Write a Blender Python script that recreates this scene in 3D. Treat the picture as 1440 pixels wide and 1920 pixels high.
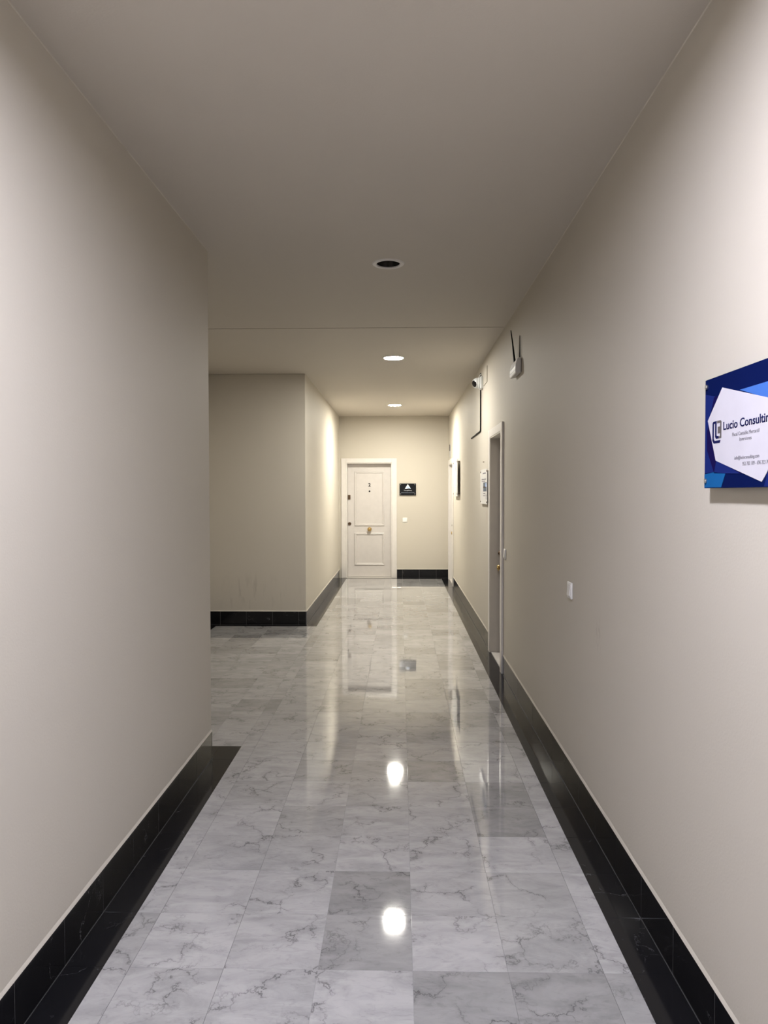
import bpy, bmesh, math, random
from mathutils import Matrix, Vector

random.seed(7)
scene = bpy.context.scene
for o in list(bpy.data.objects):
    bpy.data.objects.remove(o)
COL = scene.collection
PI = math.pi

# ------------------------------------------------------------------ camera
cam_data = bpy.data.cameras.new('camera')
cam_data.sensor_fit = 'HORIZONTAL'
cam_data.sensor_width = 36.0
cam_data.lens = 36.0 * 1340.0 / 1440.0
cam_data.clip_start = 0.02
cam = bpy.data.objects.new('camera', cam_data)
COL.objects.link(cam)
cam.matrix_world = (Matrix.Translation((0, 0, 1.5)) @ Matrix.Rotation(0.0225, 4, 'Z')
                    @ Matrix.Rotation(PI / 2 - 0.0267, 4, 'X') @ Matrix.Rotation(-0.0015, 4, 'Z'))
scene.camera = cam

# ------------------------------------------------------------------ world, exposure
world = bpy.data.worlds.new('world')
scene.world = world
world.use_nodes = True
world.node_tree.nodes['Background'].inputs[0].default_value = (0.02, 0.02, 0.02, 1)
world.node_tree.nodes['Background'].inputs[1].default_value = 1.0
vs = scene.view_settings
vs.view_transform = 'Standard'
vs.look = 'None'
vs.gamma = 1.0
vs.use_curve_mapping = False
vs.exposure = 0.0

# the corridor's own ceiling lamps: (x, y, colour, radiance)
LIT_LAMPS = [
    (-0.063, 7.132, (1.00, 0.96, 0.88), 520.0),
    (-0.081, 10.956, (1.00, 0.96, 0.85), 1020.0),
    (-0.070, 0.97, (0.99, 1.00, 1.16), 930.0),
    (-0.070, -2.80, (0.99, 1.00, 1.16), 330.0),
]

# ------------------------------------------------------------------ dimensions (metres)
XR, XL = 0.853, -1.070            # corridor walls
YB, YF = 12.57, -4.2              # far wall, wall behind the camera
YC, YN = 3.99, 8.08               # left wall's end, face beyond the side recess
XN = -2.21                        # end of the side recess
ZC = 2.845                        # ceiling
HB = 0.152                        # baseboard height
TX0, TXS = 0.0385, 0.2985         # tile joints
TY0, TYS = 2.2058, 0.2938


# ================================================================== materials
def newmat(name):
    m = bpy.data.materials.new(name)
    m.use_nodes = True
    return m, m.node_tree.nodes, m.node_tree.links, m.node_tree.nodes['Principled BSDF']


def plain(name, col, rough=0.5, metal=0.0, bump=0.0, bscale=200.0, spec=None):
    """flat paint / metal with a slight grain so nothing is perfectly even"""
    m, N, L, b = newmat(name)
    tc = N.new('ShaderNodeTexCoord')
    nz = N.new('ShaderNodeTexNoise')
    nz.inputs['Scale'].default_value = 14.0
    nz.inputs['Detail'].default_value = 4.0
    L.new(tc.outputs['Object'], nz.inputs['Vector'])
    mx = N.new('ShaderNodeMixRGB')
    mx.inputs[1].default_value = (*[c * 0.93 for c in col], 1)
    mx.inputs[2].default_value = (*[min(1, c * 1.05) for c in col], 1)
    L.new(nz.outputs['Fac'], mx.inputs[0])
    L.new(mx.outputs[0], b.inputs['Base Color'])
    b.inputs['Roughness'].default_value = rough
    b.inputs['Metallic'].default_value = metal
    if spec is not None:
        b.inputs['Specular IOR Level'].default_value = spec
    if bump:
        n2 = N.new('ShaderNodeTexNoise')
        n2.inputs['Scale'].default_value = bscale
        n2.inputs['Detail'].default_value = 3.0
        L.new(tc.outputs['Object'], n2.inputs['Vector'])
        bp = N.new('ShaderNodeBump')
        bp.inputs['Strength'].default_value = bump
        bp.inputs['Distance'].default_value = 0.002
        L.new(n2.outputs['Fac'], bp.inputs['Height'])
        L.new(bp.outputs['Normal'], b.inputs['Normal'])
    return m


def wall_mat(name, col, stains=()):
    """matt wall paint: roller texture, faint unevenness, and scuffs that sit at fixed spots of the wall"""
    m, N, L, b = newmat(name)
    tc = N.new('ShaderNodeTexCoord')
    geo = N.new('ShaderNodeNewGeometry')
    n1 = N.new('ShaderNodeTexNoise')
    n1.inputs['Scale'].default_value = 1.3
    n1.inputs['Detail'].default_value = 5.0
    L.new(tc.outputs['Object'], n1.inputs['Vector'])
    mx = N.new('ShaderNodeMixRGB')
    mx.inputs[1].default_value = (*[c * 0.975 for c in col], 1)
    mx.inputs[2].default_value = (*[c * 1.02 for c in col], 1)
    L.new(n1.outputs['Fac'], mx.inputs[0])
    last = mx.outputs[0]
    for (pos, scl, nscale, nstretch, lo, amt, scol) in stains:
        mp = N.new('ShaderNodeVectorMath'); mp.operation = 'SUBTRACT'
        mp.inputs[1].default_value = pos
        L.new(geo.outputs['Position'], mp.inputs[0])
        dv = N.new('ShaderNodeVectorMath'); dv.operation = 'DIVIDE'
        dv.inputs[1].default_value = scl
        L.new(mp.outputs[0], dv.inputs[0])
        ln = N.new('ShaderNodeVectorMath'); ln.operation = 'LENGTH'
        L.new(dv.outputs[0], ln.inputs[0])
        fall = N.new('ShaderNodeMapRange')
        fall.inputs['From Min'].default_value = 0.2
        fall.inputs['From Max'].default_value = 1.0
        fall.inputs['To Min'].default_value = 1.0
        fall.inputs['To Max'].default_value = 0.0
        L.new(ln.outputs['Value'], fall.inputs['Value'])
        st = N.new('ShaderNodeVectorMath'); st.operation = 'MULTIPLY'
        st.inputs[1].default_value = nstretch
        L.new(geo.outputs['Position'], st.inputs[0])
        nn = N.new('ShaderNodeTexNoise')
        nn.inputs['Scale'].default_value = nscale
        nn.inputs['Detail'].default_value = 5.0
        L.new(st.outputs[0], nn.inputs['Vector'])
        th = N.new('ShaderNodeMapRange')
        th.inputs['From Min'].default_value = lo
        th.inputs['From Max'].default_value = lo + 0.14
        L.new(nn.outputs['Fac'], th.inputs['Value'])
        mu = N.new('ShaderNodeMath'); mu.operation = 'MULTIPLY'
        L.new(fall.outputs[0], mu.inputs[0]); L.new(th.outputs[0], mu.inputs[1])
        am = N.new('ShaderNodeMath'); am.operation = 'MULTIPLY'
        am.inputs[1].default_value = amt
        L.new(mu.outputs[0], am.inputs[0])
        m2 = N.new('ShaderNodeMixRGB')
        m2.inputs[2].default_value = (*scol, 1)
        L.new(am.outputs[0], m2.inputs[0]); L.new(last, m2.inputs[1])
        last = m2.outputs[0]
    L.new(last, b.inputs['Base Color'])
    b.inputs['Roughness'].default_value = 0.62
    b.inputs['Specular IOR Level'].default_value = 0.3
    n2 = N.new('ShaderNodeTexNoise')
    n2.inputs['Scale'].default_value = 130.0
    n2.inputs['Detail'].default_value = 3.0
    L.new(geo.outputs['Position'], n2.inputs['Vector'])
    n3 = N.new('ShaderNodeTexNoise')
    n3.inputs['Scale'].default_value = 2.2
    n3.inputs['Detail'].default_value = 2.0
    L.new(geo.outputs['Position'], n3.inputs['Vector'])
    ad = N.new('ShaderNodeMath'); ad.operation = 'MULTIPLY_ADD'
    ad.inputs[1].default_value = 6.0
    L.new(n3.outputs['Fac'], ad.inputs[0]); L.new(n2.outputs['Fac'], ad.inputs[2])
    bp = N.new('ShaderNodeBump')
    bp.inputs['Strength'].default_value = 0.25
    bp.inputs['Distance'].default_value = 0.0015
    L.new(ad.outputs[0], bp.inputs['Height'])
    L.new(bp.outputs['Normal'], b.inputs['Normal'])
    return m


def stone_mat(name, black):
    """polished marble; every tile shows its own piece of the stone"""
    m, N, L, b = newmat(name)

    def node(t, **kw):
        n = N.new(t)
        for k, v in kw.items():
            n.inputs[k].default_value = v
        return n

    def math_(op, a, c=None):
        n = N.new('ShaderNodeMath'); n.operation = op
        for i, v in enumerate((a, c)):
            if v is None:
                continue
            if isinstance(v, (int, float)):
                n.inputs[i].default_value = v
            else:
                L.new(v, n.inputs[i])
        return n.outputs[0]

    def remap(v, a, c, d, e):
        n = N.new('ShaderNodeMapRange')
        n.inputs['From Min'].default_value = a; n.inputs['From Max'].default_value = c
        n.inputs['To Min'].default_value = d; n.inputs['To Max'].default_value = e
        L.new(v, n.inputs['Value'])
        return n.outputs[0]

    geo = N.new('ShaderNodeNewGeometry')
    oi = N.new('ShaderNodeObjectInfo')
    rnd = math_('FRACT', math_('ADD', oi.outputs['Random'], math_('MULTIPLY', geo.outputs['Random Per Island'], 7.31)))
    rnd2 = math_('FRACT', math_('MULTIPLY', rnd, 57.31))
    rnd3 = math_('FRACT', math_('MULTIPLY', rnd, 913.7))
    cmb = N.new('ShaderNodeCombineXYZ')
    L.new(math_('MULTIPLY', rnd, 37.0), cmb.inputs[0])
    L.new(math_('MULTIPLY', rnd2, 53.0), cmb.inputs[1])
    L.new(math_('MULTIPLY', rnd3, 41.0), cmb.inputs[2])
    # mirrored in x or y at random, so that veins do not all run one way
    sg = N.new('ShaderNodeCombineXYZ')
    L.new(math_('SUBTRACT', math_('MULTIPLY', math_('GREATER_THAN', rnd3, 0.72), -2.0), -1.0), sg.inputs[0])
    sg.inputs[1].default_value = 1.0; sg.inputs[2].default_value = 1.0
    mul = N.new('ShaderNodeVectorMath'); mul.operation = 'MULTIPLY'
    L.new(geo.outputs['Position'], mul.inputs[0]); L.new(sg.outputs[0], mul.inputs[1])
    add = N.new('ShaderNodeVectorMath'); add.operation = 'ADD'
    L.new(mul.outputs[0], add.inputs[0]); L.new(cmb.outputs[0], add.inputs[1])
    P = add.outputs[0]
    # diagonal streaks
    mp = N.new('ShaderNodeMapping')
    mp.inputs['Rotation'].default_value = (0, 0, math.radians(-32))
    mp.inputs['Scale'].default_value = (1.0, 2.3, 1.0)
    L.new(P, mp.inputs['Vector'])
    cloud = node('ShaderNodeTexNoise', Scale=5.0, Detail=6.0, Roughness=0.62, Distortion=0.7)
    L.new(mp.outputs[0], cloud.inputs['Vector'])
    fine = node('ShaderNodeTexNoise', Scale=16.0, Detail=7.0, Roughness=0.7, Distortion=1.2)
    L.new(mp.outputs[0], fine.inputs['Vector'])
    # cracks: edges of irregular cells, bent by noise, broken up by a mask
    bend = node('ShaderNodeTexNoise', Scale=7.0, Detail=6.0, Roughness=0.62)
    L.new(P, bend.inputs['Vector'])
    bs = N.new('ShaderNodeVectorMath'); bs.operation = 'SUBTRACT'
    L.new(bend.outputs['Color'], bs.inputs[0]); bs.inputs[1].default_value = (0.5, 0.5, 0.5)
    bm_ = N.new('ShaderNodeVectorMath'); bm_.operation = 'SCALE'
    bm_.inputs['Scale'].default_value = 0.30
    L.new(bs.outputs[0], bm_.inputs[0])
    ba = N.new('ShaderNodeVectorMath'); ba.operation = 'ADD'
    L.new(P, ba.inputs[0]); L.new(bm_.outputs[0], ba.inputs[1])
    vo = N.new('ShaderNodeTexVoronoi'); vo.feature = 'DISTANCE_TO_EDGE'
    vo.inputs['Scale'].default_value = 4.2
    L.new(ba.outputs[0], vo.inputs['Vector'])
    ridge = vo.outputs['Distance']
    mask = node('ShaderNodeTexNoise', Scale=6.0, Detail=3.0)
    L.new(P, mask.inputs['Vector'])
    mk = remap(mask.outputs['Fac'], 0.44, 0.60, 0.0, 1.0)
    vein = math_('MULTIPLY', remap(ridge, 0.0, 0.019 if not black else 0.008, 1.0, 0.0), mk)
    halo = math_('MULTIPLY', remap(ridge, 0.0, 0.11, 1.0, 0.0), mk)
    if black:
        ramp = N.new('ShaderNodeMixRGB')
        ramp.inputs[1].default_value = (0.0045, 0.0045, 0.0055, 1)
        ramp.inputs[2].default_value = (0.012, 0.012, 0.014, 1)
        L.new(fine.outputs['Fac'], ramp.inputs[0])
        mx = N.new('ShaderNodeMixRGB')
        mx.inputs[2].default_value = (0.24, 0.24, 0.25, 1)
        rare = math_('MULTIPLY', vein, remap(cloud.outputs['Fac'], 0.47, 0.62, 0.0, 0.75))
        L.new(rare, mx.inputs[0]); L.new(ramp.outputs[0], mx.inputs[1])
        L.new(mx.outputs[0], b.inputs['Base Color'])
        b.inputs['Roughness'].default_value = 0.10
        b.inputs['Specular IOR Level'].default_value = 0.27
    else:
        base = N.new('ShaderNodeMixRGB')
        base.inputs[1].default_value = (0.315, 0.312, 0.313, 1)
        base.inputs[2].default_value = (0.440, 0.432, 0.428, 1)
        L.new(remap(cloud.outputs['Fac'], 0.28, 0.62, 0.0, 1.0), base.inputs[0])
        f2 = N.new('ShaderNodeMixRGB'); f2.blend_type = 'MULTIPLY'
        f2.inputs[2].default_value = (0.66, 0.66, 0.67, 1)
        L.new(remap(fine.outputs['Fac'], 0.53, 0.76, 0.0, 0.7), f2.inputs[0]); L.new(base.outputs[0], f2.inputs[1])
        f3 = N.new('ShaderNodeMixRGB'); f3.blend_type = 'MULTIPLY'
        f3.inputs[2].default_value = (0.62, 0.62, 0.64, 1)
        L.new(math_('MULTIPLY', halo, 0.45), f3.inputs[0]); L.new(f2.outputs[0], f3.inputs[1])
        f4 = N.new('ShaderNodeMixRGB')
        f4.inputs[2].default_value = (0.115, 0.112, 0.115, 1)
        L.new(math_('MULTIPLY', vein, 0.90), f4.inputs[0]); L.new(f3.outputs[0], f4.inputs[1])
        # each tile's own tone
        hsv = N.new('ShaderNodeHueSaturation')
        L.new(remap(math_('POWER', rnd2, 2.2), 0.0, 1.0, 1.07, 0.70), hsv.inputs['Value'])
        L.new(f4.outputs[0], hsv.inputs['Color'])
        L.new(hsv.outputs[0], b.inputs['Base Color'])
        rn = node('ShaderNodeTexNoise', Scale=9.0, Detail=4.0)
        L.new(geo.outputs['Position'], rn.inputs['Vector'])
        L.new(remap(rn.outputs['Fac'], 0.3, 0.7, 0.04, 0.055), b.inputs['Roughness'])
        b.inputs['IOR'].default_value = 1.5
        b.inputs['Coat Weight'].default_value = 0.5
        b.inputs['Specular IOR Level'].default_value = 0.32
        b.inputs['Coat Roughness'].default_value = 0.012
        b.inputs['Coat IOR'].default_value = 1.5
    wv = node('ShaderNodeTexNoise', Scale=4.0, Detail=1.0)
    L.new(geo.outputs['Position'], wv.inputs['Vector'])
    bp = N.new('ShaderNodeBump')
    bp.inputs['Strength'].default_value = 0.05
    bp.inputs['Distance'].default_value = 0.004
    L.new(wv.outputs['Fac'], bp.inputs['Height'])
    L.new(bp.outputs['Normal'], b.inputs['Normal'])
    if not black:
        L.new(bp.outputs['Normal'], b.inputs['Coat Normal'])
    return m


def glow_mat(name, col, strength):
    m, N, L, b = newmat(name)
    b.inputs['Base Color'].default_value = (0.9, 0.9, 0.9, 1)
    b.inputs['Emission Color'].default_value = (*col, 1)
    b.inputs['Emission Strength'].default_value = strength
    return m


def acrylic_mat(name, tint):
    m, N, L, b = newmat(name)
    b.inputs['Base Color'].default_value = (*tint, 1)
    b.inputs['Roughness'].default_value = 0.05
    b.inputs['Transmission Weight'].default_value = 0.55
    b.inputs['IOR'].default_value = 1.3
    return m


WALLC = (0.56, 0.518, 0.445)
M = {}
M['wall_r'] = wall_mat('wall_paint_right', WALLC, [
    ((XR, 3.08, 0.885), (0.2, 0.05, 0.09), 30.0, (1, 2.2, 1), 0.48, 0.35, (0.25, 0.21, 0.18)),
    ((XR, 7.06, 1.27), (0.2, 0.07, 0.12), 60.0, (1, 3.0, 1), 0.46, 0.55, (0.42, 0.25, 0.20)),
    ((XR, 9.45, 1.0), (0.2, 0.07, 0.10), 25.0, (1, 2.2, 1), 0.48, 0.40, (0.33, 0.29, 0.24)),
])
M['wall_l'] = wall_mat('wall_paint_left', WALLC)
M['wall_n'] = wall_mat('wall_paint_recess', WALLC, [
    ((-1.62, YN, 0.36), (0.62, 0.3, 0.26), 9.0, (2.6, 1, 0.55), 0.53, 0.30, (0.22, 0.20, 0.17)),
])
M['wall_b'] = wall_mat('wall_paint_end', WALLC)
M['ceil'] = wall_mat('ceiling_paint', (0.595, 0.55, 0.485))
M['marble'] = stone_mat('grey_marble', False)
M['black'] = stone_mat('black_marble', True)
M['grout'] = plain('grout', (0.40, 0.39, 0.38), 0.8)
M['grout_dark'] = plain('dark_grout', (0.17, 0.17, 0.17), 0.7)
M['joint'] = plain('black_joint', (0.055, 0.055, 0.055), 0.6)
M['lip'] = plain('plaster_edge', tuple(c * 1.04 for c in WALLC), 0.7, bump=0.3, bscale=60)
M['door'] = plain('white_door_paint', (0.61, 0.575, 0.55), 0.38, bump=0.12, bscale=260)
M['door_old'] = plain('worn_door_paint', (0.56, 0.52, 0.455), 0.45, bump=0.2, bscale=120)
M['frame'] = plain('white_frame_paint', (0.70, 0.665, 0.63), 0.35)
M['brass'] = plain('brass', (0.62, 0.44, 0.18), 0.22, 1.0)
M['bronze'] = plain('dark_bronze', (0.12, 0.075, 0.045), 0.4, 0.6)
M['steel'] = plain('brushed_steel', (0.62, 0.62, 0.62), 0.28, 1.0)
M['dark'] = plain('black_plastic', (0.006, 0.006, 0.006), 0.6, spec=0.15)
M['gloss_black'] = plain('black_acrylic', (0.006, 0.007, 0.009), 0.12)
M['white'] = plain('white_plastic', (0.80, 0.79, 0.76), 0.4)
M['offwhite'] = plain('aged_white_plastic', (0.70, 0.68, 0.65), 0.45)
M['camera_white'] = plain('camera_white', (0.78, 0.80, 0.80), 0.35)
M['lens'] = plain('lens_glass', (0.008, 0.007, 0.008), 0.08)
M['cover'] = plain('painted_cover', WALLC, 0.6)
M['ringgrey'] = plain('aged_white_ring', (0.74, 0.71, 0.68), 0.4)
M['hole'] = plain('inner_reflector', (0.16, 0.145, 0.135), 0.25, 0.8)
M['bulb'] = plain('dead_bulb', (0.40, 0.40, 0.41), 0.3)
M['stone_sill'] = plain('pale_stone_sill', (0.62, 0.59, 0.55), 0.3)
M['navy'] = plain('navy_print', (0.004, 0.009, 0.062), 0.6, spec=0.0)
M['navy2'] = plain('deep_blue_print', (0.012, 0.022, 0.135), 0.6, spec=0.0)
M['indigo'] = plain('indigo_print', (0.010, 0.007, 0.060), 0.6, spec=0.0)
M['sky'] = plain('bright_blue_print', (0.06, 0.16, 0.50), 0.6, spec=0.0)
M['teal'] = plain('teal_blue_print', (0.012, 0.105, 0.30), 0.6, spec=0.0)
M['paper'] = plain('white_print', (0.57, 0.55, 0.60), 0.6, spec=0.0)
M['ink'] = plain('navy_ink', (0.012, 0.014, 0.07), 0.6, spec=0.0)
M['greyink'] = plain('grey_ink', (0.22, 0.21, 0.23), 0.6, spec=0.0)
M['taupe'] = plain('taupe_ink', (0.13, 0.115, 0.11), 0.6, spec=0.0)
M['acrylic'] = plain('white_acrylic', (0.70, 0.70, 0.69), 0.25, spec=0.25)
M['paleblue'] = plain('pale_blue_print', (0.45, 0.58, 0.86), 0.6, spec=0.0)
M['palegrey'] = plain('pale_grey_print', (0.17, 0.19, 0.22), 0.6, spec=0.0)
M['lightgrey'] = plain('light_grey_print', (0.50, 0.50, 0.50), 0.6, spec=0.0)
M['whiteprint'] = plain('bright_white_print', (0.85, 0.86, 0.88), 0.6, spec=0.0)


# ================================================================== mesh helpers
def finish(name, bm, mat, parent=None, matrix=None, smooth=False, kind=None):
    bmesh.ops.recalc_face_normals(bm, faces=bm.faces)
    me = bpy.data.meshes.new(name)
    bm.to_mesh(me)
    bm.free()
    if smooth:
        for p in me.polygons:
            p.use_smooth = True
        try:
            me.set_sharp_from_angle(angle=math.radians(40))
        except Exception:
            pass
    me.materials.append(M[mat] if isinstance(mat, str) else mat)
    o = bpy.data.objects.new(name, me)
    COL.objects.link(o)
    if parent:
        o.parent = parent
    if matrix is not None:
        o.matrix_basis = matrix
    if kind:
        o['kind'] = kind
    return o


def box(bm, a, b, bevel=0.0, seg=2):
    x0, x1 = sorted((a[0], b[0])); y0, y1 = sorted((a[1], b[1])); z0, z1 = sorted((a[2], b[2]))
    v = [bm.verts.new(p) for p in ((x0, y0, z0), (x1, y0, z0), (x1, y1, z0), (x0, y1, z0),
                                   (x0, y0, z1), (x1, y0, z1), (x1, y1, z1), (x0, y1, z1))]
    fs = [bm.faces.new([v[i] for i in q]) for q in
          ((3, 2, 1, 0), (4, 5, 6, 7), (0, 1, 5, 4), (1, 2, 6, 5), (2, 3, 7, 6), (3, 0, 4, 7))]
    if bevel:
        es = list({e for f in fs for e in f.edges})
        bmesh.ops.bevel(bm, geom=es, offset=bevel, segments=seg, affect='EDGES', profile=0.5)
    return bm


def lathe(bm, prof, seg=32, c=(0, 0, 0), axis=None):
    """prof: [(radius, height)] spun about local z through c; closed where radius is 0"""
    R = Matrix.Identity(3) if axis is None else Vector((0, 0, 1)).rotation_difference(Vector(axis)).to_matrix()
    rings = []
    for r, h in prof:
        if r < 1e-6:
            rings.append([bm.verts.new(R @ Vector((0, 0, h)) + Vector(c))])
        else:
            rings.append([bm.verts.new(R @ Vector((r * math.cos(2 * PI * i / seg), r * math.sin(2 * PI * i / seg), h))
                                       + Vector(c)) for i in range(seg)])
    for A, B in zip(rings, rings[1:]):
        for i in range(seg):
            j = (i + 1) % seg
            if len(A) == 1 and len(B) == 1:
                continue
            if len(A) == 1:
                bm.faces.new((A[0], B[i], B[j]))
            elif len(B) == 1:
                bm.faces.new((A[i], B[0], A[j]))
            else:
                bm.faces.new((A[i], B[i], B[j], A[j]))
    return bm


def prism(bm, poly, n0, n1):
    a = [bm.verts.new((u, v, n0)) for u, v in poly]
    b = [bm.verts.new((u, v, n1)) for u, v in poly]
    k = len(poly)
    bm.faces.new(a); bm.faces.new(b)
    for i in range(k):
        j = (i + 1) % k
        bm.faces.new((a[i], a[j], b[j], b[i]))
    return bm


def tube(bm, pts, r, seg=10, r2=None):
    pts = [Vector(p) for p in pts]
    rings = []
    for i, p in enumerate(pts):
        d = (pts[min(i + 1, len(pts) - 1)] - pts[max(i - 1, 0)]).normalized()
        up = Vector((0, 0, 1)) if abs(d.z) < 0.9 else Vector((1, 0, 0))
        a = d.cross(up).normalized(); b = d.cross(a)
        rr = r if r2 is None else r + (r2 - r) * i / (len(pts) - 1)
        rings.append([bm.verts.new(p + (a * math.cos(2 * PI * k / seg) + b * math.sin(2 * PI * k / seg)) * rr)
                      for k in range(seg)])
    for A, B in zip(rings, rings[1:]):
        for k in range(seg):
            j = (k + 1) % seg
            bm.faces.new((A[k], A[j], B[j], B[k]))
    bm.faces.new(rings[0]); bm.faces.new(rings[-1])
    return bm


def moulding(bm, u0, u1, v0, v1, prof):
    """picture-frame moulding: prof = [(inset from the outer rectangle, height)]"""
    loops = [[bm.verts.new(p) for p in ((u0 + d, v0 + d, n), (u1 - d, v0 + d, n), (u1 - d, v1 - d, n), (u0 + d, v1 - d, n))]
             for d, n in prof]
    for A, B in zip(loops, loops[1:] + loops[:1]):
        for i in range(4):
            j = (i + 1) % 4
            bm.faces.new((A[i], A[j], B[j], B[i]))
    return bm


def B(): return bmesh.new()


# local frames on walls: u to the right, v up, n out of the wall
def frame_right(y, z, x=XR):
    return Matrix(((0, 0, -1, x), (-1, 0, 0, y), (0, 1, 0, z), (0, 0, 0, 1)))


def frame_back(x, z, y=YB):
    return Matrix(((1, 0, 0, x), (0, 0, -1, y), (0, 1, 0, z), (0, 0, 0, 1)))


def thing(name, label, cat, matrix, group=None, kind=None):
    o = bpy.data.objects.new(name, None)
    o.empty_display_size = 0.05
    COL.objects.link(o)
    o.matrix_basis = matrix
    if label: o['label'] = label
    if cat: o['category'] = cat
    if group: o['group'] = group
    if kind: o['kind'] = kind
    return o


def struct(o, label=None, cat=None):
    o['kind'] = 'structure'
    if label: o['label'] = label
    if cat: o['category'] = cat
    return o


def text(name, s, mat, parent, u, v, n, height=None, width=None, align='LEFT', depth=0.0006, bold=0.0):
    """lettering as a thin mesh; fitted to a cap height and, if given, to a width"""
    cu = bpy.data.curves.new(name, 'FONT')
    cu.body = s
    cu.size = 1.0
    cu.extrude = 0.0
    cu.offset = bold
    cu.resolution_u = 3
    t = bpy.data.objects.new(name, cu)
    COL.objects.link(t)
    dg = bpy.context.evaluated_depsgraph_get()
    me = bpy.data.meshes.new_from_object(t.evaluated_get(dg))
    bpy.data.objects.remove(t)
    xs = [w.co.x for w in me.vertices]; ys = [w.co.y for w in me.vertices]
    x0, x1 = min(xs), max(xs)
    cap = 0.73
    sv = height / cap
    su = sv if width is None else width / (x1 - x0)
    off = {'LEFT': -x0, 'CENTER': -(x0 + x1) / 2, 'RIGHT': -x1}[align]
    bm = B(); bm.from_mesh(me); bpy.data.meshes.remove(me)
    for w in bm.verts:
        w.co = Vector(((w.co.x + off) * su + u, w.co.y * sv + v, n))
    r = bmesh.ops.extrude_face_region(bm, geom=list(bm.faces))
    for w in [g for g in r['geom'] if isinstance(g, bmesh.types.BMVert)]:
        w.co.z += depth
    return finish(name, bm, mat, parent)


def print_line(parent, mat, u, v, n, width, height, depth=0.0006):
    """a line of print too small to read: one ragged strip"""
    k = max(6, int(width / height * 1.6))
    top = [(u + width * i / k, v + height * random.uniform(0.55, 1.0)) for i in range(k + 1)]
    low = [(u + width * i / k, v + height * random.uniform(-0.12, 0.12)) for i in range(k, -1, -1)]
    bm = bmesh.new()
    prism(bm, low + top, n - 0.0001, n + depth)
    return finish('print_line', bm, mat, parent)


# ================================================================== the setting
def plate_with_hole(bm, x0, x1, y0, y1, cx, cy, r, z, seg=48):
    """a rectangle in the plane z with a round hole"""
    inner, outer = [], []
    for i in range(seg):
        a = 2 * PI * (i + 0.5) / seg
        c, s = math.cos(a), math.sin(a)
        inner.append(bm.verts.new((cx + r * c, cy + r * s, z)))
        t = min(((x1 - cx) / c if c > 0 else (x0 - cx) / c) if abs(c) > 1e-9 else 9e9,
                ((y1 - cy) / s if s > 0 else (y0 - cy) / s) if abs(s) > 1e-9 else 9e9)
        outer.append((cx + c * t, cy + s * t))
    corners = [(x1, y1), (x0, y1), (x0, y0), (x1, y0)]
    # snap the outer points nearest to each corner onto it
    for cn in corners:
        k = min(range(seg), key=lambda i: (outer[i][0] - cn[0]) ** 2 + (outer[i][1] - cn[1]) ** 2)
        outer[k] = cn
    ov = [bm.verts.new((p[0], p[1], z)) for p in outer]
    for i in range(seg):
        j = (i + 1) % seg
        bm.faces.new((inner[i], ov[i], ov[j], inner[j]))


# floor: a bed of grout with every tile laid on it
bm = B()
box(bm, (XN - 0.2, YF - 0.2, -0.12), (XR + 0.2, YB + 0.2, -0.0035))
floor = struct(finish('floor', bm, 'grout'), 'polished grey marble tile floor with a black marble border along the walls', 'floor')

_tile_cache = {}


def tile_mesh(kind, w, d, t=0.012, ch=0.0004):
    key = (kind, round(w, 3), round(d, 3))
    if key in _tile_cache:
        return _tile_cache[key]
    bm = B()
    x, y = w / 2, d / 2
    lo = [bm.verts.new(p) for p in ((-x, -y, -t), (x, -y, -t), (x, y, -t), (-x, y, -t))]
    mi = [bm.verts.new(p) for p in ((-x, -y, -ch), (x, -y, -ch), (x, y, -ch), (-x, y, -ch))]
    hi = [bm.verts.new(p) for p in ((-x + ch, -y + ch, 0), (x - ch, -y + ch, 0), (x - ch, y - ch, 0), (-x + ch, y - ch, 0))]
    bm.faces.new(hi)
    for A, C in ((lo, mi), (mi, hi)):
        for i in range(4):
            j = (i + 1) % 4
            bm.faces.new((A[i], A[j], C[j], C[i]))
    bmesh.ops.recalc_face_normals(bm, faces=bm.faces)
    me = bpy.data.meshes.new(kind)
    bm.to_mesh(me); bm.free()
    me.materials.append(M['black' if kind != 'floor_tile' else 'marble'])
    _tile_cache[key] = me
    return me


rest = {}   # tiles too far off (or outside the view) to be told apart, joined by kind


def lay(kind, x0, x1, y0, y1, gap=0.0008):
    if x1 - x0 < 0.012 or y1 - y0 < 0.012:
        return
    w, d = x1 - x0 - gap, y1 - y0 - gap
    c = ((x0 + x1) / 2, (y0 + y1) / 2)
    tilt = (random.uniform(-1, 1) * 0.0010, random.uniform(-1, 1) * 0.0010)
    near = 1.65 < c[1] < 8.75
    me = tile_mesh(kind, w, d)
    mt = Matrix.Translation((c[0], c[1], random.uniform(-0.0002, 0.0))) @ Matrix.Rotation(tilt[0], 4, 'X') @ Matrix.Rotation(tilt[1], 4, 'Y')
    if near:
        o = bpy.data.objects.new(kind, me)
        COL.objects.link(o)
        o.parent = floor
        o.matrix_basis = mt
    else:
        bmr = rest.setdefault(kind, B())
        n0 = len(bmr.verts)
        bmr.from_mesh(me)
        bmr.verts.ensure_lookup_table()
        for v in bmr.verts[n0:]:
            v.co = mt @ v.co


def cuts(a, b, o, s):
    k = math.ceil((a - o) / s + 1e-6)
    out = [a]
    while o + k * s < b - 1e-6:
        if o + k * s - out[-1] > 0.015:
            out.append(o + k * s)
        k += 1
    if b - out[-1] < 0.015 and len(out) > 1:
        out.pop()
    out.append(b)
    return out


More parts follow.
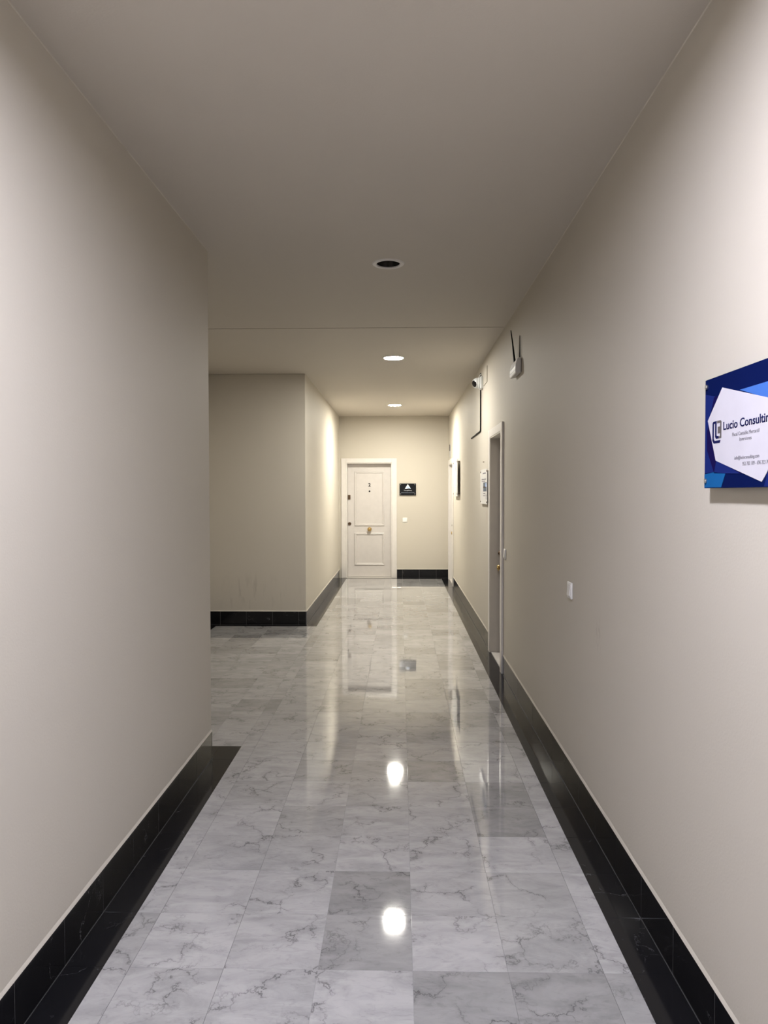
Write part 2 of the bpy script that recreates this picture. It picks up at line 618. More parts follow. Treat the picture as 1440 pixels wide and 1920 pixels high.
def lay_region(kind, x0, x1, y0, y1, xs=None, ys=None):
    xs = xs or cuts(x0, x1, TX0, TXS)
    ys = ys or cuts(y0, y1, TY0, TYS)
    for i in range(len(xs) - 1):
        for j in range(len(ys) - 1):
            lay(kind, xs[i], xs[i + 1], ys[j], ys[j + 1])


BI_R, BI_L = 0.722, -0.942
YS = 4.18                     # far edge of the border that turns into the recess
lay_region('floor_tile', BI_L, BI_R, YF, 12.43)
lay_region('floor_tile', -2.08, BI_L, YS, 7.985)
lay_region('border_tile', BI_R, XR, YF, YB, xs=[BI_R, XR])
lay_region('border_tile', XL, BI_L, YF, YS, xs=[XL, BI_L])
lay_region('border_tile', XN, XL, YC, YS, ys=[YC, YS])
lay_region('border_tile', XN, -2.08, YS, 7.985, xs=[XN, -2.08])
lay_region('border_tile', XN, BI_L, 7.985, YN, ys=[7.985, YN])
lay_region('border_tile', XL, BI_L, YN, YB, xs=[XL, BI_L])
lay_region('border_tile', BI_L, BI_R, 12.43, YB, ys=[12.43, YB])
for kind, bmr in rest.items():
    finish(kind + 's', bmr, 'marble' if kind == 'floor_tile' else 'black', floor, kind='stuff')

# walls
T = 0.25
D2 = (5.985, 6.705, 2.015)     # side door opening: near y, far y, height
D3 = (11.50, 12.36, 1.985)     # far side door opening
bm = B()
box(bm, (XR, YF, 0), (XR + T, D2[0], ZC))
box(bm, (XR, D2[0], D2[2]), (XR + T, D2[1], ZC))
box(bm, (XR, D2[1], 0), (XR + T, D3[0], ZC))
box(bm, (XR, D3[0], D3[2]), (XR + T, D3[1], ZC))
box(bm, (XR, D3[1], 0), (XR + T, YB, ZC))
wall_right = struct(finish('wall_right', bm, 'wall_r'), 'long off-white plaster wall with signs and two doors', 'wall')

bm = B()
box(bm, (XN - T, YF, 0), (XL, YC, ZC), bevel=0.0)
wall_left = struct(finish('wall_left', bm, 'wall_l'), 'bare off-white plaster wall ending at the side recess', 'wall')

bm = B()
box(bm, (XN - T, YN, 0), (XL, YB + T, ZC), bevel=0.006, seg=3)
wall_recess = struct(finish('wall_recess', bm, 'wall_n'), 'off-white wall block beyond the side recess', 'wall')

bm = B()
box(bm, (XN - T, YC, 0), (XN, YN, ZC))
struct(finish('wall_side', bm, 'wall_l'), 'off-white end wall of the side recess', 'wall')

D1X, D1W, D1H = -0.546, 0.404, 2.03     # end door
bm = B()
box(bm, (XL, YB, 0), (D1X - D1W, YB + T, ZC))
box(bm, (D1X - D1W, YB, D1H), (D1X + D1W, YB + T, ZC))
box(bm, (D1X + D1W, YB, 0), (XR + T, YB + T, ZC))
struct(finish('wall_back', bm, 'wall_b'), 'off-white wall closing the far end of the corridor', 'wall')

bm = B()
box(bm, (XL, YF - T, 0), (XR + T, YF, ZC))
struct(finish('wall_front', bm, 'wall_l'), 'off-white wall at the near end of the corridor', 'wall')

# ceiling: two boarded fields with a fine open seam between them, and the hole of the recessed lamp
SEAM = 5.86
LX, LY, LR = -0.068, 4.233, 0.072
bm = B()


def rect(bm, x0, x1, y0, y1, z):
    bm.faces.new([bm.verts.new(p) for p in ((x0, y0, z), (x1, y0, z), (x1, y1, z), (x0, y1, z))])


A, C = XN - T, XR + T
zc = ZC
rect(bm, A, C, YF - T, 3.9, zc)
rect(bm, A, LX - 0.4, 3.9, 4.6, zc)
rect(bm, LX + 0.4, C, 3.9, 4.6, zc)
plate_with_hole(bm, LX - 0.4, LX + 0.4, 3.9, 4.6, LX, LY, LR, zc)
rect(bm, A, C, 4.6, SEAM - 0.008, zc)
rect(bm, A, C, SEAM + 0.008, YB + T, zc)
# seam walls and upper side
for y in (SEAM - 0.008, SEAM + 0.008):
    bm.faces.new([bm.verts.new(p) for p in ((A, y, zc), (C, y, zc), (C, y, zc + 0.08), (A, y, zc + 0.08))])
rect(bm, A, C, SEAM - 0.008, SEAM + 0.008, zc + 0.08)
rect(bm, A, C, YF - T, YB + T, zc + 0.16)
ceiling = struct(finish('ceiling', bm, 'ceil'), 'plain off-white plaster ceiling with a fine cross seam', 'ceiling')

# thin beads of filler where walls meet the ceiling
def bead(name, pts):
    b_ = B()
    a = [b_.verts.new(p) for p in pts[0]]; c_ = [b_.verts.new(p) for p in pts[1]]
    b_.faces.new(a); b_.faces.new(c_)
    for i in range(3):
        j = (i + 1) % 3
        b_.faces.new((a[i], a[j], c_[j], c_[i]))
    return struct(finish(name, b_, 'lip'))


def tri(x, y, sx, s=0.0032):
    return [(x, y, ZC), (x + sx * s, y, ZC), (x, y, ZC - s)]


bead('trim_1', (tri(XR, YF, -1), tri(XR, YB, -1)))['label'] = 'thin filler line between right wall and ceiling'
bead('trim_2', (tri(XL, YF, 1), tri(XL, YC, 1)))['label'] = 'thin filler line between left wall and ceiling'
bead('trim_3', (tri(XL, YN, 1), tri(XL, YB, 1)))['label'] = 'thin filler line between wall beyond the recess and ceiling'


# baseboards: a dark bedding strip, marble tiles on it, a sloping plaster edge on top
def baseboard(name, label, kind_axis, fixed, sgn, a, b_, o, s):
    """kind_axis 'y': runs along y at x=fixed, facing sgn in x; 'x': along x at y=fixed, facing sgn in y"""
    def P(t, out, z):
        return (fixed + sgn * out, t, z) if kind_axis == 'y' else (t, fixed + sgn * out, z)
    bm = B()
    box(bm, P(a, 0.0, 0.0), P(b_, 0.0052, HB - 0.001))
    root = struct(finish(name, bm, 'grout_dark'), label, 'baseboard')
    cs = cuts(a, b_, o, s)
    far = B(); nfar = 0
    for t0, t1 in zip(cs, cs[1:]):
        mid = (t0 + t1) / 2
        g = 0.0010
        lim = 1.3 < mid < 9.6 if kind_axis == 'y' else True
        out = 0.0060 + random.uniform(-0.0004, 0.0004)
        if lim:
            b2 = B()
            box(b2, P(t0 + g, 0.0, 0.0005), P(t1 - g, out, HB), bevel=0.0006, seg=1)
            ob = finish('baseboard_tile', b2, 'black', root)
        else:
            box(far, P(t0 + g, 0.0, 0.0005), P(t1 - g, out, HB)); nfar += 1
    if nfar:
        finish('baseboard_tiles', far, 'black', root, kind='stuff')
    else:
        far.free()
    lip = B()
    n = max(2, int(abs(b_ - a) / 0.1))
    prev = None
    for i in range(n + 1):
        t = a + (b_ - a) * i / n
        h = HB + 0.013 + random.uniform(-0.002, 0.002)
        cur = [lip.verts.new(P(t, 0.0, HB - 0.0005)), lip.verts.new(P(t, 0.0050, HB - 0.0005)), lip.verts.new(P(t, 0.0050, HB + 0.001)), lip.verts.new(P(t, 0.0, h))]
        if prev:
            for q in range(4):
                r_ = (q + 1) % 4
                lip.faces.new((prev[q], prev[r_], cur[r_], cur[q]))
        else:
            lip.faces.new(cur)
        prev = cur
    lip.faces.new(prev)
    finish('plaster_edge', lip, 'lip', root)
    jb = B()
    box(jb, P(a, 0.0045, -0.001), P(b_, 0.0078, 0.0016))
    finish('floor_joint', jb, 'joint', root)
    return root


baseboard('baseboard_right', 'black marble tile baseboard along the wall with the blue sign', 'y', XR, -1, YF, 5.90, TY0, TYS)
baseboard('baseboard_right', 'black marble tile baseboard between the two side doors', 'y', XR, -1, 6.79, 11.415, TY0, TYS)
baseboard('baseboard_left', 'black marble tile baseboard along the bare left wall', 'y', XL, 1, YF, YC, TY0, TYS)
baseboard('baseboard_left', 'black marble tile baseboard leading to the end door', 'y', XL, 1, YN, YB, TY0, TYS)
baseboard('baseboard_recess', 'black marble tile baseboard in the side recess', 'x', YN, -1, XN, XL, TX0, TXS)
baseboard('baseboard_recess', 'black marble tile baseboard on the hidden side of the recess', 'x', YC, 1, XN, XL, TX0, TXS)
baseboard('baseboard_side', 'black marble tile baseboard on the end wall of the recess', 'y', XN, 1, YC, YN, TY0, TYS)
baseboard('baseboard_back', 'short black marble tile baseboard beside the end door', 'x', YB, -1, D1X + 0.489, XR, TX0, TXS)

# ================================================================== doors
CP = 0.018      # casing stands this far off the wall
# ---- end door
d1 = thing('door_1', 'white two-panel door with number 2 and central brass knob', 'door', frame_back(D1X, 0), kind='structure')
REC = -0.118
for s in (-1, 1):
    bm = B(); box(bm, (s * 0.404, 0, 0), (s * 0.489, 2.107, CP), bevel=0.004)
    finish('side_casing', bm, 'frame', d1)
    bm = B(); box(bm, (s * 0.404, 0, REC - 0.04), (s * 0.386, D1H, 0.006), bevel=0.002, seg=1)
    finish('jamb', bm, 'frame', d1)
bm = B(); box(bm, (-0.4035, D1H, 0), (0.4035, 2.107, CP - 0.001), bevel=0.004)
finish('head_casing', bm, 'frame', d1)
bm = B(); box(bm, (-0.386, D1H - 0.014, REC - 0.04), (0.386, D1H, 0.006), bevel=0.002, seg=1)
finish('head_jamb', bm, 'frame', d1)
bm = B(); box(bm, (-0.384, 0.008, REC - 0.04), (0.384, D1H - 0.017, REC), bevel=0.003)
leaf = finish('leaf', bm, 'door', d1)
PR = [(0.0, REC), (0.0, REC + 0.010), (0.012, REC + 0.016), (0.022, REC + 0.010), (0.030, REC + 0.012), (0.038, REC + 0.003), (0.040, REC)]
for v0, v1 in ((0.915, 1.885), (0.215, 0.792)):
    bm = B(); moulding(bm, -0.264, 0.268, v0, v1, PR)
    finish('panel_moulding', bm, 'door', leaf)
text('door_number', '2', 'dark', leaf, 0.004, 1.617, REC, height=0.058, align='CENTER', depth=0.004, bold=0.03)
bm = B(); lathe(bm, [(0, 0.006), (0.010, 0.006), (0.014, 0.004), (0.015, 0)], 20, (0.004, 1.530, REC))
finish('peephole', bm, 'dark', leaf)
bm = B(); box(bm, (-0.378, 1.385, REC), (-0.335, 1.465, REC + 0.014), bevel=0.003)
finish('lock_plate', bm, 'bronze', leaf)
bm = B(); lathe(bm, [(0, 0.012), (0.011, 0.012), (0.012, 0.016), (0.019, 0.018), (0.027, 0.010), (0.029, 0)], 28, (-0.352, 0.952, REC))
finish('lock_cylinder', bm, 'bronze', leaf, smooth=True)
bm = B(); lathe(bm, [(0, 0.078), (0.014, 0.077), (0.028, 0.071), (0.037, 0.058), (0.036, 0.045), (0.024, 0.032), (0.014, 0.022),
                     (0.016, 0.012), (0.034, 0.009), (0.037, 0.0)], 32, (0.004, 0.856, REC))
finish('door_knob', bm, 'brass', leaf, smooth=True)
bm = B(); box(bm, (-0.404, 0.0, REC - 0.04), (0.404, 0.004, 0.012))
finish('threshold', bm, 'stone_sill', d1)
bm = B(); box(bm, (-0.404, 0.0, REC - 0.045), (0.404, D1H, REC - 0.041))
finish('backing', bm, 'dark', d1)


# ---- side doors
def side_door(name, label, near, far, height, top, rec, worn, knob):
    mid = (near + far) / 2; hw = (far - near) / 2
    d = thing(name, label, 'door', frame_right(mid, 0), kind='structure')
    for s in (-1, 1):
        bm = B(); box(bm, (s * hw, 0, 0), (s * (hw + 0.085), top, CP), bevel=0.003)
        finish('side_casing', bm, 'frame', d)
        bm = B(); box(bm, (s * hw, 0, rec - 0.04), (s * (hw - 0.012), height, CP - 0.004), bevel=0.002, seg=1)
        finish('jamb', bm, worn, d)
    bm = B(); box(bm, (-hw + 0.0005, height, 0), (hw - 0.0005, top, CP - 0.001), bevel=0.003)
    finish('head_casing', bm, 'frame', d)
    bm = B(); box(bm, (-hw + 0.012, height - 0.012, rec - 0.04), (hw - 0.012, height, CP - 0.004), bevel=0.002, seg=1)
    finish('head_jamb', bm, worn, d)
    bm = B(); box(bm, (-hw + 0.014, 0.008, rec - 0.04), (hw - 0.014, height - 0.014, rec), bevel=0.003)
    lf = finish('leaf', bm, 'door', d)
    for v0, v1 in ((0.915, height - 0.14), (0.215, 0.78)):
        bm = B(); moulding(bm, -hw + 0.13, hw - 0.13, v0, v1, [(a, rec + (n - REC)) for a, n in PR])
        finish('panel_moulding', bm, 'door', lf)
    bm = B(); box(bm, (-hw, 0.0, rec - 0.04), (hw, 0.006, -0.002))
    finish('threshold', bm, 'stone_sill', d)
    bm = B(); box(bm, (-hw, 0.0, rec - 0.045), (hw, height, rec - 0.041))
    finish('backing', bm, 'dark', d)
    if knob:
        uk = -hw + 0.13
        bm = B(); lathe(bm, [(0, 0.042), (0.014, 0.041), (0.026, 0.035), (0.029, 0.027), (0.022, 0.018), (0.013, 0.014),
                             (0.013, 0.008), (0.030, 0.006), (0.033, 0.0)], 28, (uk, 0.812, rec))
        finish('door_knob', bm, 'brass', lf, smooth=True)
        bm = B(); lathe(bm, [(0, 0.030), (0.010, 0.030), (0.016, 0.022), (0.024, 0.012), (0.028, 0.0)], 24, (uk - 0.01, 0.945, rec))
        finish('lock_cylinder', bm, 'bronze', lf, smooth=True)
        bm = B(); box(bm, (uk - 0.02, 0.972, rec), (uk + 0.012, 0.995, rec + 0.014), bevel=0.003)
        finish('latch_guard', bm, 'steel', lf)
        # hinges on the near edge
        for z in (0.25, 1.75):
            bm = B(); lathe(bm, [(0, 0), (0.006, 0), (0.006, 0.09), (0, 0.09)], 12, (hw - 0.018, z, rec + 0.004), (0, 1, 0))
            finish('hinge', bm, 'steel', lf)
    return d


side_door('door_2', 'recessed white side door with brass knob beside the white acrylic notice', D2[0], D2[1], D2[2], 2.085, -0.077, 'door_old', True)
side_door('door_3', 'white side door in the corner next to the end door', D3[0], D3[1], D3[2], 2.06, -0.060, 'frame', True)


# ================================================================== ceiling lamps
def lamp(x, y, label, col, power, idx):
    t = thing('ceiling_light', label, 'ceiling light', Matrix.Translation((x, y, ZC)) @ Matrix.Rotation(PI, 4, 'X'),
              group='lit round ceiling lights')
    rim = 0.010 if idx < 2 else 0.019
    bm = B(); lathe(bm, [(0.094, 0.0), (0.104, 0.0), (0.104, rim - 0.004), (0.101, rim), (0.097, rim), (0.094, rim - 0.004), (0.094, 0.0)], 48)
    finish('ring', bm, 'white', t, smooth=True)
    bm = B(); lathe(bm, [(0.0, 0.0085), (0.0932, 0.0075), (0.0936, 0.001), (0.0, 0.001)], 48)
    finish('diffuser', bm, glow_mat('lamp_glow_%s' % 'abcd'[idx], col, power), t)


names_ = ['lit round ceiling light just beyond the ceiling seam',
          'lit round ceiling light closest to the door numbered 2',
          'lit round ceiling light between the blue sign and the near end of the corridor',
          'lit round ceiling light close to the near end wall of the corridor']
for i, (x, y, c, p) in enumerate(LIT_LAMPS):
    lamp(x, y, names_[i], c, p, i)

t = thing('recessed_downlight', 'unlit recessed round downlight with white ring and dark inside', 'ceiling light',
          Matrix.Translation((LX, LY, ZC)) @ Matrix.Rotation(PI, 4, 'X'))
bm = B(); lathe(bm, [(0.068, -0.002), (0.068, 0.002), (0.071, 0.0055), (0.075, 0.0055), (0.079, 0.0035), (0.089, 0.0045), (0.0945, 0.0), (0.0712, 0.0), (0.0712, -0.002), (0.068, -0.002)], 48)
finish('ring', bm, 'ringgrey', t, smooth=True)
bm = B(); lathe(bm, [(0.0715, -0.0025), (0.0705, -0.03), (0.060, -0.09), (0.03, -0.115), (0, -0.118)], 40)
finish('reflector', bm, 'hole', t, smooth=True)
for s in (-1, 1):
    bm = B(); lathe(bm, [(0, -0.022), (0.009, -0.024), (0.011, -0.032), (0.011, -0.10), (0, -0.10)], 16, (s * 0.017, 0, 0))
    finish('bulb_tube', bm, 'bulb', t, smooth=True)

# ================================================================== signs
# ---- blue company sign on the near right wall; u from its far edge, v from its lower edge
SW, SH = 0.420, 0.290
sg = thing('company_sign', 'blue and white company sign on steel standoffs with navy lettering', 'sign', frame_right(1.958, 1.5115))
F0, F1 = 0.022, 0.028
bm = B(); box(bm, (0, 0, F0), (SW, SH, F1), bevel=0.0006, seg=1)
board = finish('sign_board', bm, 'navy', sg)
e = 0.0003
facets = [
    ('left_facet', 'navy2', [(0.0015, 0.040), (0.0015, 0.252), (0.060, 0.240), (0.022, 0.180), (0.058, 0.042)], 1),
    ('inner_facet', 'indigo', [(0.055, 0.238), (0.014, 0.150), (0.016, 0.100), (0.060, 0.0385), (0.205, 0.034), (0.100, 0.240)], 2),
    ('lower_facet', 'navy2', [(0.060, 0.0385), (0.072, 0.070), (0.120, 0.060), (0.205, 0.034)], 3),
    ('corner_facet', 'teal', [(0.0015, 0.0015), (0.102, 0.0015), (0.126, 0.0360), (0.056, 0.0415), (0.0015, 0.037)], 3),
    ('top_facet', 'sky', [(0.197, 0.2375), (0.329, 0.2375), (0.4185, 0.262), (0.4185, 0.200), (0.329, 0.200)], 1),
    ('right_facet', 'navy2', [(0.333, 0.034), (0.4185, 0.090), (0.4185, 0.0015), (0.318, 0.0015)], 1),
    ('white_panel', 'paper', [(0.104, 0.2565), (0.020, 0.1795), (0.070, 0.0715), (0.309, 0.0125), (0.333, 0.0345), (0.398, 0.120), (0.372, 0.190), (0.330, 0.2015)], 4),
]
for nm, mt, poly, lvl in facets:
    bm = B(); prism(bm, poly, F1 - 0.0001, F1 + e * lvl)
    finish(nm, bm, mt, board)
NT = F1 + e * 4
for u in (0.0125, SW - 0.0125):
    for v in (0.0195, SH - 0.0195):
        bm = B(); lathe(bm, [(0, F1 + 0.006), (0.004, F1 + 0.006), (0.0062, F1 + 0.004), (0.0066, F1 + 0.0003), (0.0066, F1 - 0.0005), (0.005, F1 - 0.002), (0.005, 0.0), (0, 0)], 20, (u, v, 0))
        finish('standoff', bm, 'steel', sg, smooth=True)
# lettering and emblem
text('lettering', 'Lucio Consulting', 'ink', board, 0.1135, 0.1475, NT, height=0.0215, width=0.244, bold=0.014)
text('lettering', 'Fiscal Contable Mercantil', 'greyink', board, 0.163, 0.1275, NT, height=0.0092, width=0.133)
text('lettering', 'Inversiones', 'greyink', board, 0.201, 0.1135, NT, height=0.0092, width=0.059)
text('lettering', 'info@lucioconsulting.com', 'greyink', board, 0.176, 0.0690, NT, height=0.0088, width=0.121)
text('lettering', '952 783 189 - 696 223 701', 'greyink', board, 0.217, 0.0530, NT, height=0.0094, width=0.128)
# emblem: nested L strokes in navy with a taupe figure beside them
lx, lz = 0.0505, 0.1165
def stroke(name, mt, poly):
    bm = B(); prism(bm, [(lx + a, lz + b_) for a, b_ in poly], NT, NT + 0.0006)
    finish(name, bm, mt, board)
stroke('emblem', 'ink', [(0.000, 0.053), (0.005, 0.0575), (0.0235, 0.0575), (0.0235, 0.0205), (0.027, 0.018), (0.036, 0.018),
                         (0.036, 0.0115), (0.021, 0.0115), (0.0155, 0.017), (0.0155, 0.0515), (0.0080, 0.0515), (0.0080, 0.0110),
                         (0.0125, 0.0068), (0.047, 0.0068), (0.043, 0.0000), (0.008, 0.0000), (0.000, 0.0075)])
stroke('emblem', 'taupe', [(0.0265, 0.0575), (0.047, 0.0575), (0.0515, 0.054), (0.0515, 0.0115), (0.037, 0.0115), (0.037, 0.0165), (0.0445, 0.0170),
                           (0.0445, 0.0245), (0.031, 0.0245), (0.031, 0.0420), (0.0445, 0.0420), (0.0445, 0.0510), (0.0265, 0.0510)])

# ---- black plaque beside the end door
pq = thing('black_plaque', 'small black glossy plaque with pale triangle logo beside the end door', 'sign', frame_back(-0.010, 1.4585))
PW, PH = 0.289, 0.206
bm = B(); box(bm, (0, 0, 0.018), (PW, PH, 0.024), bevel=0.0006, seg=1)
pb = finish('plaque_board', bm, 'gloss_black', pq)
bm = B(); prism(bm, [(0.094, 0.112), (0.145, 0.196), (0.200, 0.112), (0.165, 0.120), (0.130, 0.113)], 0.0238, 0.0246)
finish('logo', bm, 'whiteprint', pb)
bm = B(); prism(bm, [(0.112, 0.124), (0.124, 0.152), (0.140, 0.146), (0.152, 0.158), (0.170, 0.148), (0.196, 0.112), (0.165, 0.122)], 0.0244, 0.0252)
finish('logo_shade', bm, 'paleblue', pb)
text('lettering', 'TramegaGroup', 'whiteprint', pb, PW / 2, 0.078, 0.024, height=0.016, width=0.138, align='CENTER')
print_line(pb, 'palegrey', PW / 2 - 0.118, 0.042, 0.024, 0.236, 0.009)
for u in (0.020, PW - 0.020):
    for v in (0.022, PH - 0.020):
        bm = B(); lathe(bm, [(0, 0.030), (0.006, 0.030), (0.0085, 0.027), (0.0085, 0.0235), (0.006, 0.022), (0.006, 0.0), (0, 0)], 18, (u, v, 0))
        finish('standoff', bm, 'steel', pq, smooth=True)

# ---- pale notice on standoffs beside the recessed side door
nt = thing('wall_notice', 'white acrylic notice with grey picture and small print beside the recessed door', 'sign', frame_right(7.44, 1.388))
NW, NH = 0.56, 0.345
bm = B(); box(bm, (0, 0, 0.014), (NW, NH, 0.019), bevel=0.0006, seg=1)
nb = finish('notice_board', bm, 'acrylic', nt)
bm = B(); prism(bm, [(0.25, 0.125), (0.53, 0.125), (0.53, 0.215), (0.25, 0.215)], 0.0189, 0.0196)
finish('picture', bm, 'palegrey', nb)
bm = B(); prism(bm, [(0.43, 0.170), (0.52, 0.170), (0.50, 0.208), (0.45, 0.208)], 0.0195, 0.0201)
finish('picture_light', bm, 'paleblue', nb)
bm = B(); prism(bm, [(0.25, 0.160), (0.44, 0.160), (0.44, 0.174), (0.25, 0.174)], 0.0195, 0.0201)
finish('picture_band', bm, 'taupe', nb)
for (u, v, w, h) in ((0.20, 0.298, 0.26, 0.016), (0.12, 0.240, 0.36, 0.014), (0.12, 0.222, 0.30, 0.010), (0.26, 0.100, 0.14, 0.010),
                     (0.26, 0.080, 0.14, 0.009), (0.45, 0.085, 0.07, 0.008), (0.45, 0.068, 0.07, 0.008), (0.45, 0.050, 0.07, 0.008)):
    print_line(nb, 'greyink', u, v, 0.019, w, h)
for u in (0.025, NW - 0.03):
    for v in (0.022, NH - 0.022):
        bm = B(); lathe(bm, [(0, 0.024), (0.006, 0.024), (0.0085, 0.021), (0.0085, 0.0185), (0.006, 0.017), (0.006, 0.0), (0, 0)], 18, (u, v, 0))
        finish('standoff', bm, 'bronze', nt, smooth=True)

# ---- larger pale panel standing well off the wall near the corner door
nt = thing('acrylic_panel', 'tall white acrylic panel standing off the wall near the corner door', 'sign', frame_right(10.90, 1.450))
NW, NH = 0.74, 0.53
bm = B(); box(bm, (0, 0, 0.034), (NW, NH, 0.040), bevel=0.0006, seg=1)
nb = finish('panel_board', bm, 'acrylic', nt)
bm = B(); lathe(bm, [(0, 0.0008), (0.042, 0.0008), (0.042, 0)], 28, (0.40, 0.405, 0.0398))
finish('logo', bm, 'palegrey', nb)
for (u, v, w, h) in ((0.30, 0.335, 0.22, 0.024), (0.28, 0.300, 0.26, 0.024), (0.28, 0.265, 0.26, 0.024), (0.30, 0.230, 0.22, 0.020),
                     (0.22, 0.135, 0.34, 0.020), (0.28, 0.100, 0.24, 0.016), (0.30, 0.070, 0.20, 0.016)):
    print_line(nb, 'lightgrey', u, v, 0.040, w, h)
for u in (0.04, NW - 0.05):
    for v in (0.035, NH - 0.035):
        bm = B(); lathe(bm, [(0, 0.046), (0.008, 0.046), (0.011, 0.043), (0.011, 0.0395), (0.008, 0.038), (0.008, 0.0), (0, 0)], 18, (u, v, 0))
        finish('standoff', bm, 'bronze', nt, smooth=True)

# ---- small grey plate above the corner door
t = thing('door_plate', 'small grey plate fixed above the corner door', 'sign', frame_right(12.23, 2.10))
bm = B(); box(bm, (0, 0, 0), (0.16, 0.225, 0.008), bevel=0.001, seg=1)
finish('plate', bm, 'lightgrey', t)
bm = B(); box(bm, (0.012, 0.11, 0.008), (0.148, 0.215, 0.014), bevel=0.001, seg=1)
finish('dark_insert', bm, 'taupe', t)


# ================================================================== switches
def switch(label, matrix, rockers=1):
    t = thing('light_switch', label, 'light switch', matrix, group='white light switches')
    bm = B(); box(bm, (-0.041, -0.041, 0), (0.041, 0.041, 0.010), bevel=0.004, seg=3)
    finish('plate', bm, 'white', t, smooth=True)
    bm = B(); moulding(bm, -0.029, 0.029, -0.029, 0.029, [(0, 0.0095), (0, 0.012), (0.003, 0.012), (0.003, 0.0095)])
    finish('inner_frame', bm, 'offwhite', t)
    bm = B()
    a = [(-0.0245, 0.0100), (-0.0245, 0.0155), (0.0, 0.0130), (0.0245, 0.0115), (0.0245, 0.0100)]
    lo = [bm.verts.new((-0.0245, v, n)) for v, n in a]; hi = [bm.verts.new((0.0245, v, n)) for v, n in a]
    bm.faces.new(lo); bm.faces.new(hi)
    for i in range(5):
        j = (i + 1) % 5
        bm.faces.new((lo[i], lo[j], hi[j], hi[i]))
    finish('rocker', bm, 'white', t)


switch('white light switch below the black plaque beside the end door', frame_back(0.086, 1.023))
switch('white light switch right next to the recessed door frame', frame_right(5.795, 1.003))
switch('white light switch alone on the wall towards the blue sign', frame_right(3.580, 1.012))

# ================================================================== devices on the right wall
# ---- white wall box with two black aerials
t = thing('wireless_router', 'white wall-mounted box with two thin black antennas', 'router', frame_right(5.32, 2.345))
prof = [(0.000, 0.004), (-0.004, 0.040), (0.010, 0.0435), (0.055, 0.0425), (0.098, 0.030), (0.105, 0.016), (0.105, 0.004)]
bm = B()
a = [bm.verts.new((0.0, v, n)) for v, n in prof]; c_ = [bm.verts.new((0.26, v, n)) for v, n in prof]
bm.faces.new(a); bm.faces.new(c_)
for i in range(len(prof)):
    j = (i + 1) % len(prof)
    bm.faces.new((a[i], a[j], c_[j], c_[i]))
bmesh.ops.bevel(bm, geom=list(bm.edges), offset=0.0025, segments=2, affect='EDGES')
finish('housing', bm, 'offwhite', t)
bm = B(); box(bm, (0.01, 0.006, 0.0), (0.25, 0.098, 0.004))
finish('back_plate', bm, 'dark', t)
for v in (0.020, 0.050):
    bm = B(); box(bm, (0.012, v, 0.034), (0.25, v + 0.003, 0.0438 if v < 0.04 else 0.0432))
    finish('groove_line', bm, 'lightgrey', t)
bm = B(); tube(bm, [(0.085, 0.090, 0.018), (0.080, 0.16, 0.026), (0.075, 0.24, 0.034), (0.070, 0.335, 0.046)], 0.0085, 12, 0.0035)
finish('antenna', bm, 'dark', t, smooth=True)
bm = B(); tube(bm, [(0.235, 0.098, 0.008), (0.235, 0.18, 0.008), (0.235, 0.262, 0.008)], 0.0048, 10, 0.0025)
finish('antenna', bm, 'dark', t, smooth=True)
bm = B(); tube(bm, [(0.004, 0.06, 0.022), (-0.018, 0.056, 0.024)], 0.006, 10)
finish('plug', bm, 'taupe', t)

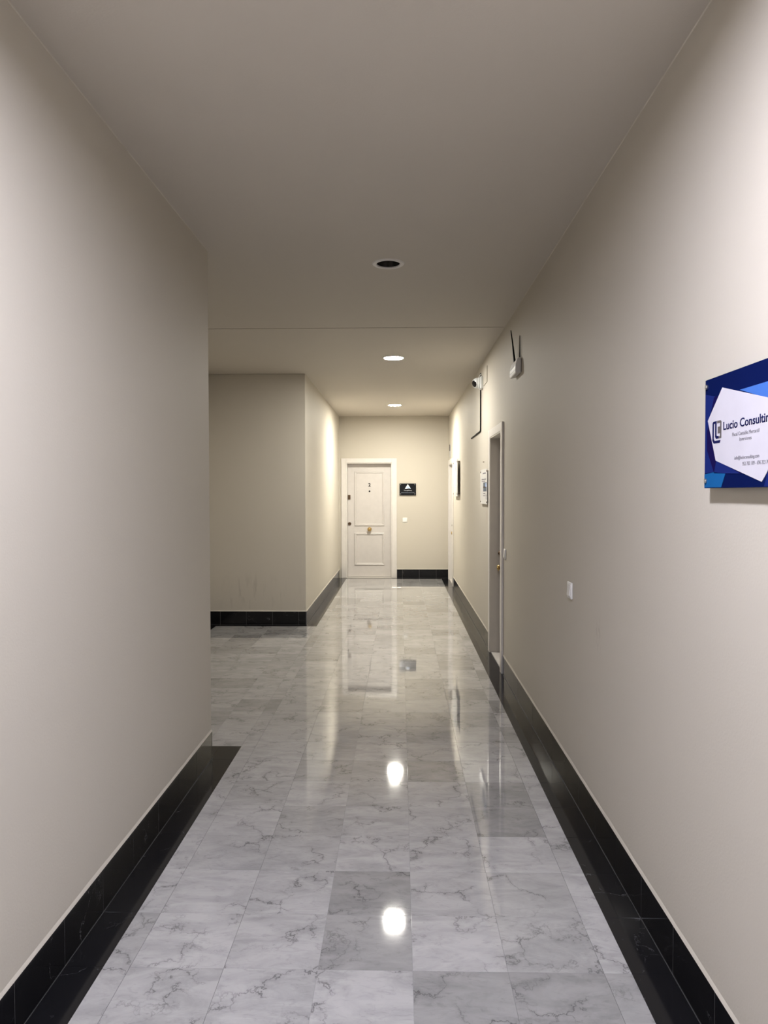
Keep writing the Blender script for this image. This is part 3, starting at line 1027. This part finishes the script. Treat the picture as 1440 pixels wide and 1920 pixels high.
# ---- turret camera
t = thing('security_camera', 'white turret security camera with black lens on square base', 'security camera', frame_right(7.435, 2.632))
bm = B(); box(bm, (-0.062, -0.062, 0), (0.062, 0.062, 0.030), bevel=0.006, seg=3)
finish('junction_base', bm, 'camera_white', t, smooth=True)
bm = B(); lathe(bm, [(0.057, 0.028), (0.059, 0.040), (0.058, 0.046), (0.052, 0.052), (0, 0.052)], 36)
finish('collar', bm, 'camera_white', t, smooth=True)
aim = Vector((0.55, -0.25, 0.80)).normalized()
bm = B(); R0 = 0.054; pr = []
for k in range(13):
    a = math.radians(180 - k * 12)
    pr.append((R0 * math.sin(a), R0 * math.cos(a)))
pr = [p for p in pr if p[1] < R0 * 0.74] + [(0.034, R0 * 0.76), (0.0, R0 * 0.76)]
lathe(bm, pr, 36, (0, 0, 0.056), aim)
finish('ball', bm, 'camera_white', t, smooth=True)
bm = B(); lathe(bm, [(0, 0.006), (0.016, 0.0055), (0.027, 0.0035), (0.0345, 0.0)], 32, Vector((0, 0, 0.056)) + aim * R0 * 0.77, aim)
finish('lens', bm, 'lens', t, smooth=True)
bm = B(); tube(bm, [(-0.02, 0.050, 0.04), (-0.024, 0.075, 0.030), (-0.02, 0.100, 0.012)], 0.004, 8)
finish('cable_tail', bm, 'camera_white', t, smooth=True)

# ---- black cable that drops from behind the camera and turns along the wall
t = thing('black_cable', 'black cable dropping from the camera then turning along the wall', 'cable', frame_right(7.548, 2.148))
bm = B(); tube(bm, [(0, 0.605, 0.007), (0, 0.3, 0.007), (0, 0.03, 0.007), (-0.006, 0.008, 0.007), (-0.03, 0.0, 0.007), (-0.5, -0.002, 0.007), (-0.965, -0.003, 0.006)], 0.0078, 10)
finish('cord', bm, 'dark', t, smooth=True)
for (u, v) in ((0, 0.25), (-0.35, 0.0), (-0.75, -0.002)):
    bm = B(); box(bm, (u - 0.004, v - 0.008 if u else v - 0.004, 0), (u + 0.004, v + 0.008 if u else v + 0.004, 0.0145), bevel=0.001, seg=1)
    finish('clip', bm, 'dark', t)

# ---- blank cover plate, painted over
t = thing('blank_cover', 'blank junction cover painted like the wall above the recessed door', 'junction cover', frame_right(7.30, 2.583))
bm = B(); box(bm, (0, 0, 0), (0.275, 0.158, 0.007), bevel=0.0015, seg=2)
finish('cover_plate', bm, 'cover', t)
for u in (0.03, 0.245):
    bm = B(); lathe(bm, [(0, 0.0085), (0.004, 0.0085), (0.005, 0.007)], 12, (u, 0.079, 0))
    finish('screw', bm, 'cover', t)

# ---- small screw hook above the notice
t = thing('wall_hook', 'small bare screw left in the wall above the notice', 'screw', frame_right(7.27, 1.812))
bm = B(); lathe(bm, [(0, 0.014), (0.006, 0.0135), (0.008, 0.011), (0.004, 0.009), (0.0035, 0.0), (0, 0)], 14)
finish('screw_head', bm, 'bronze', t)
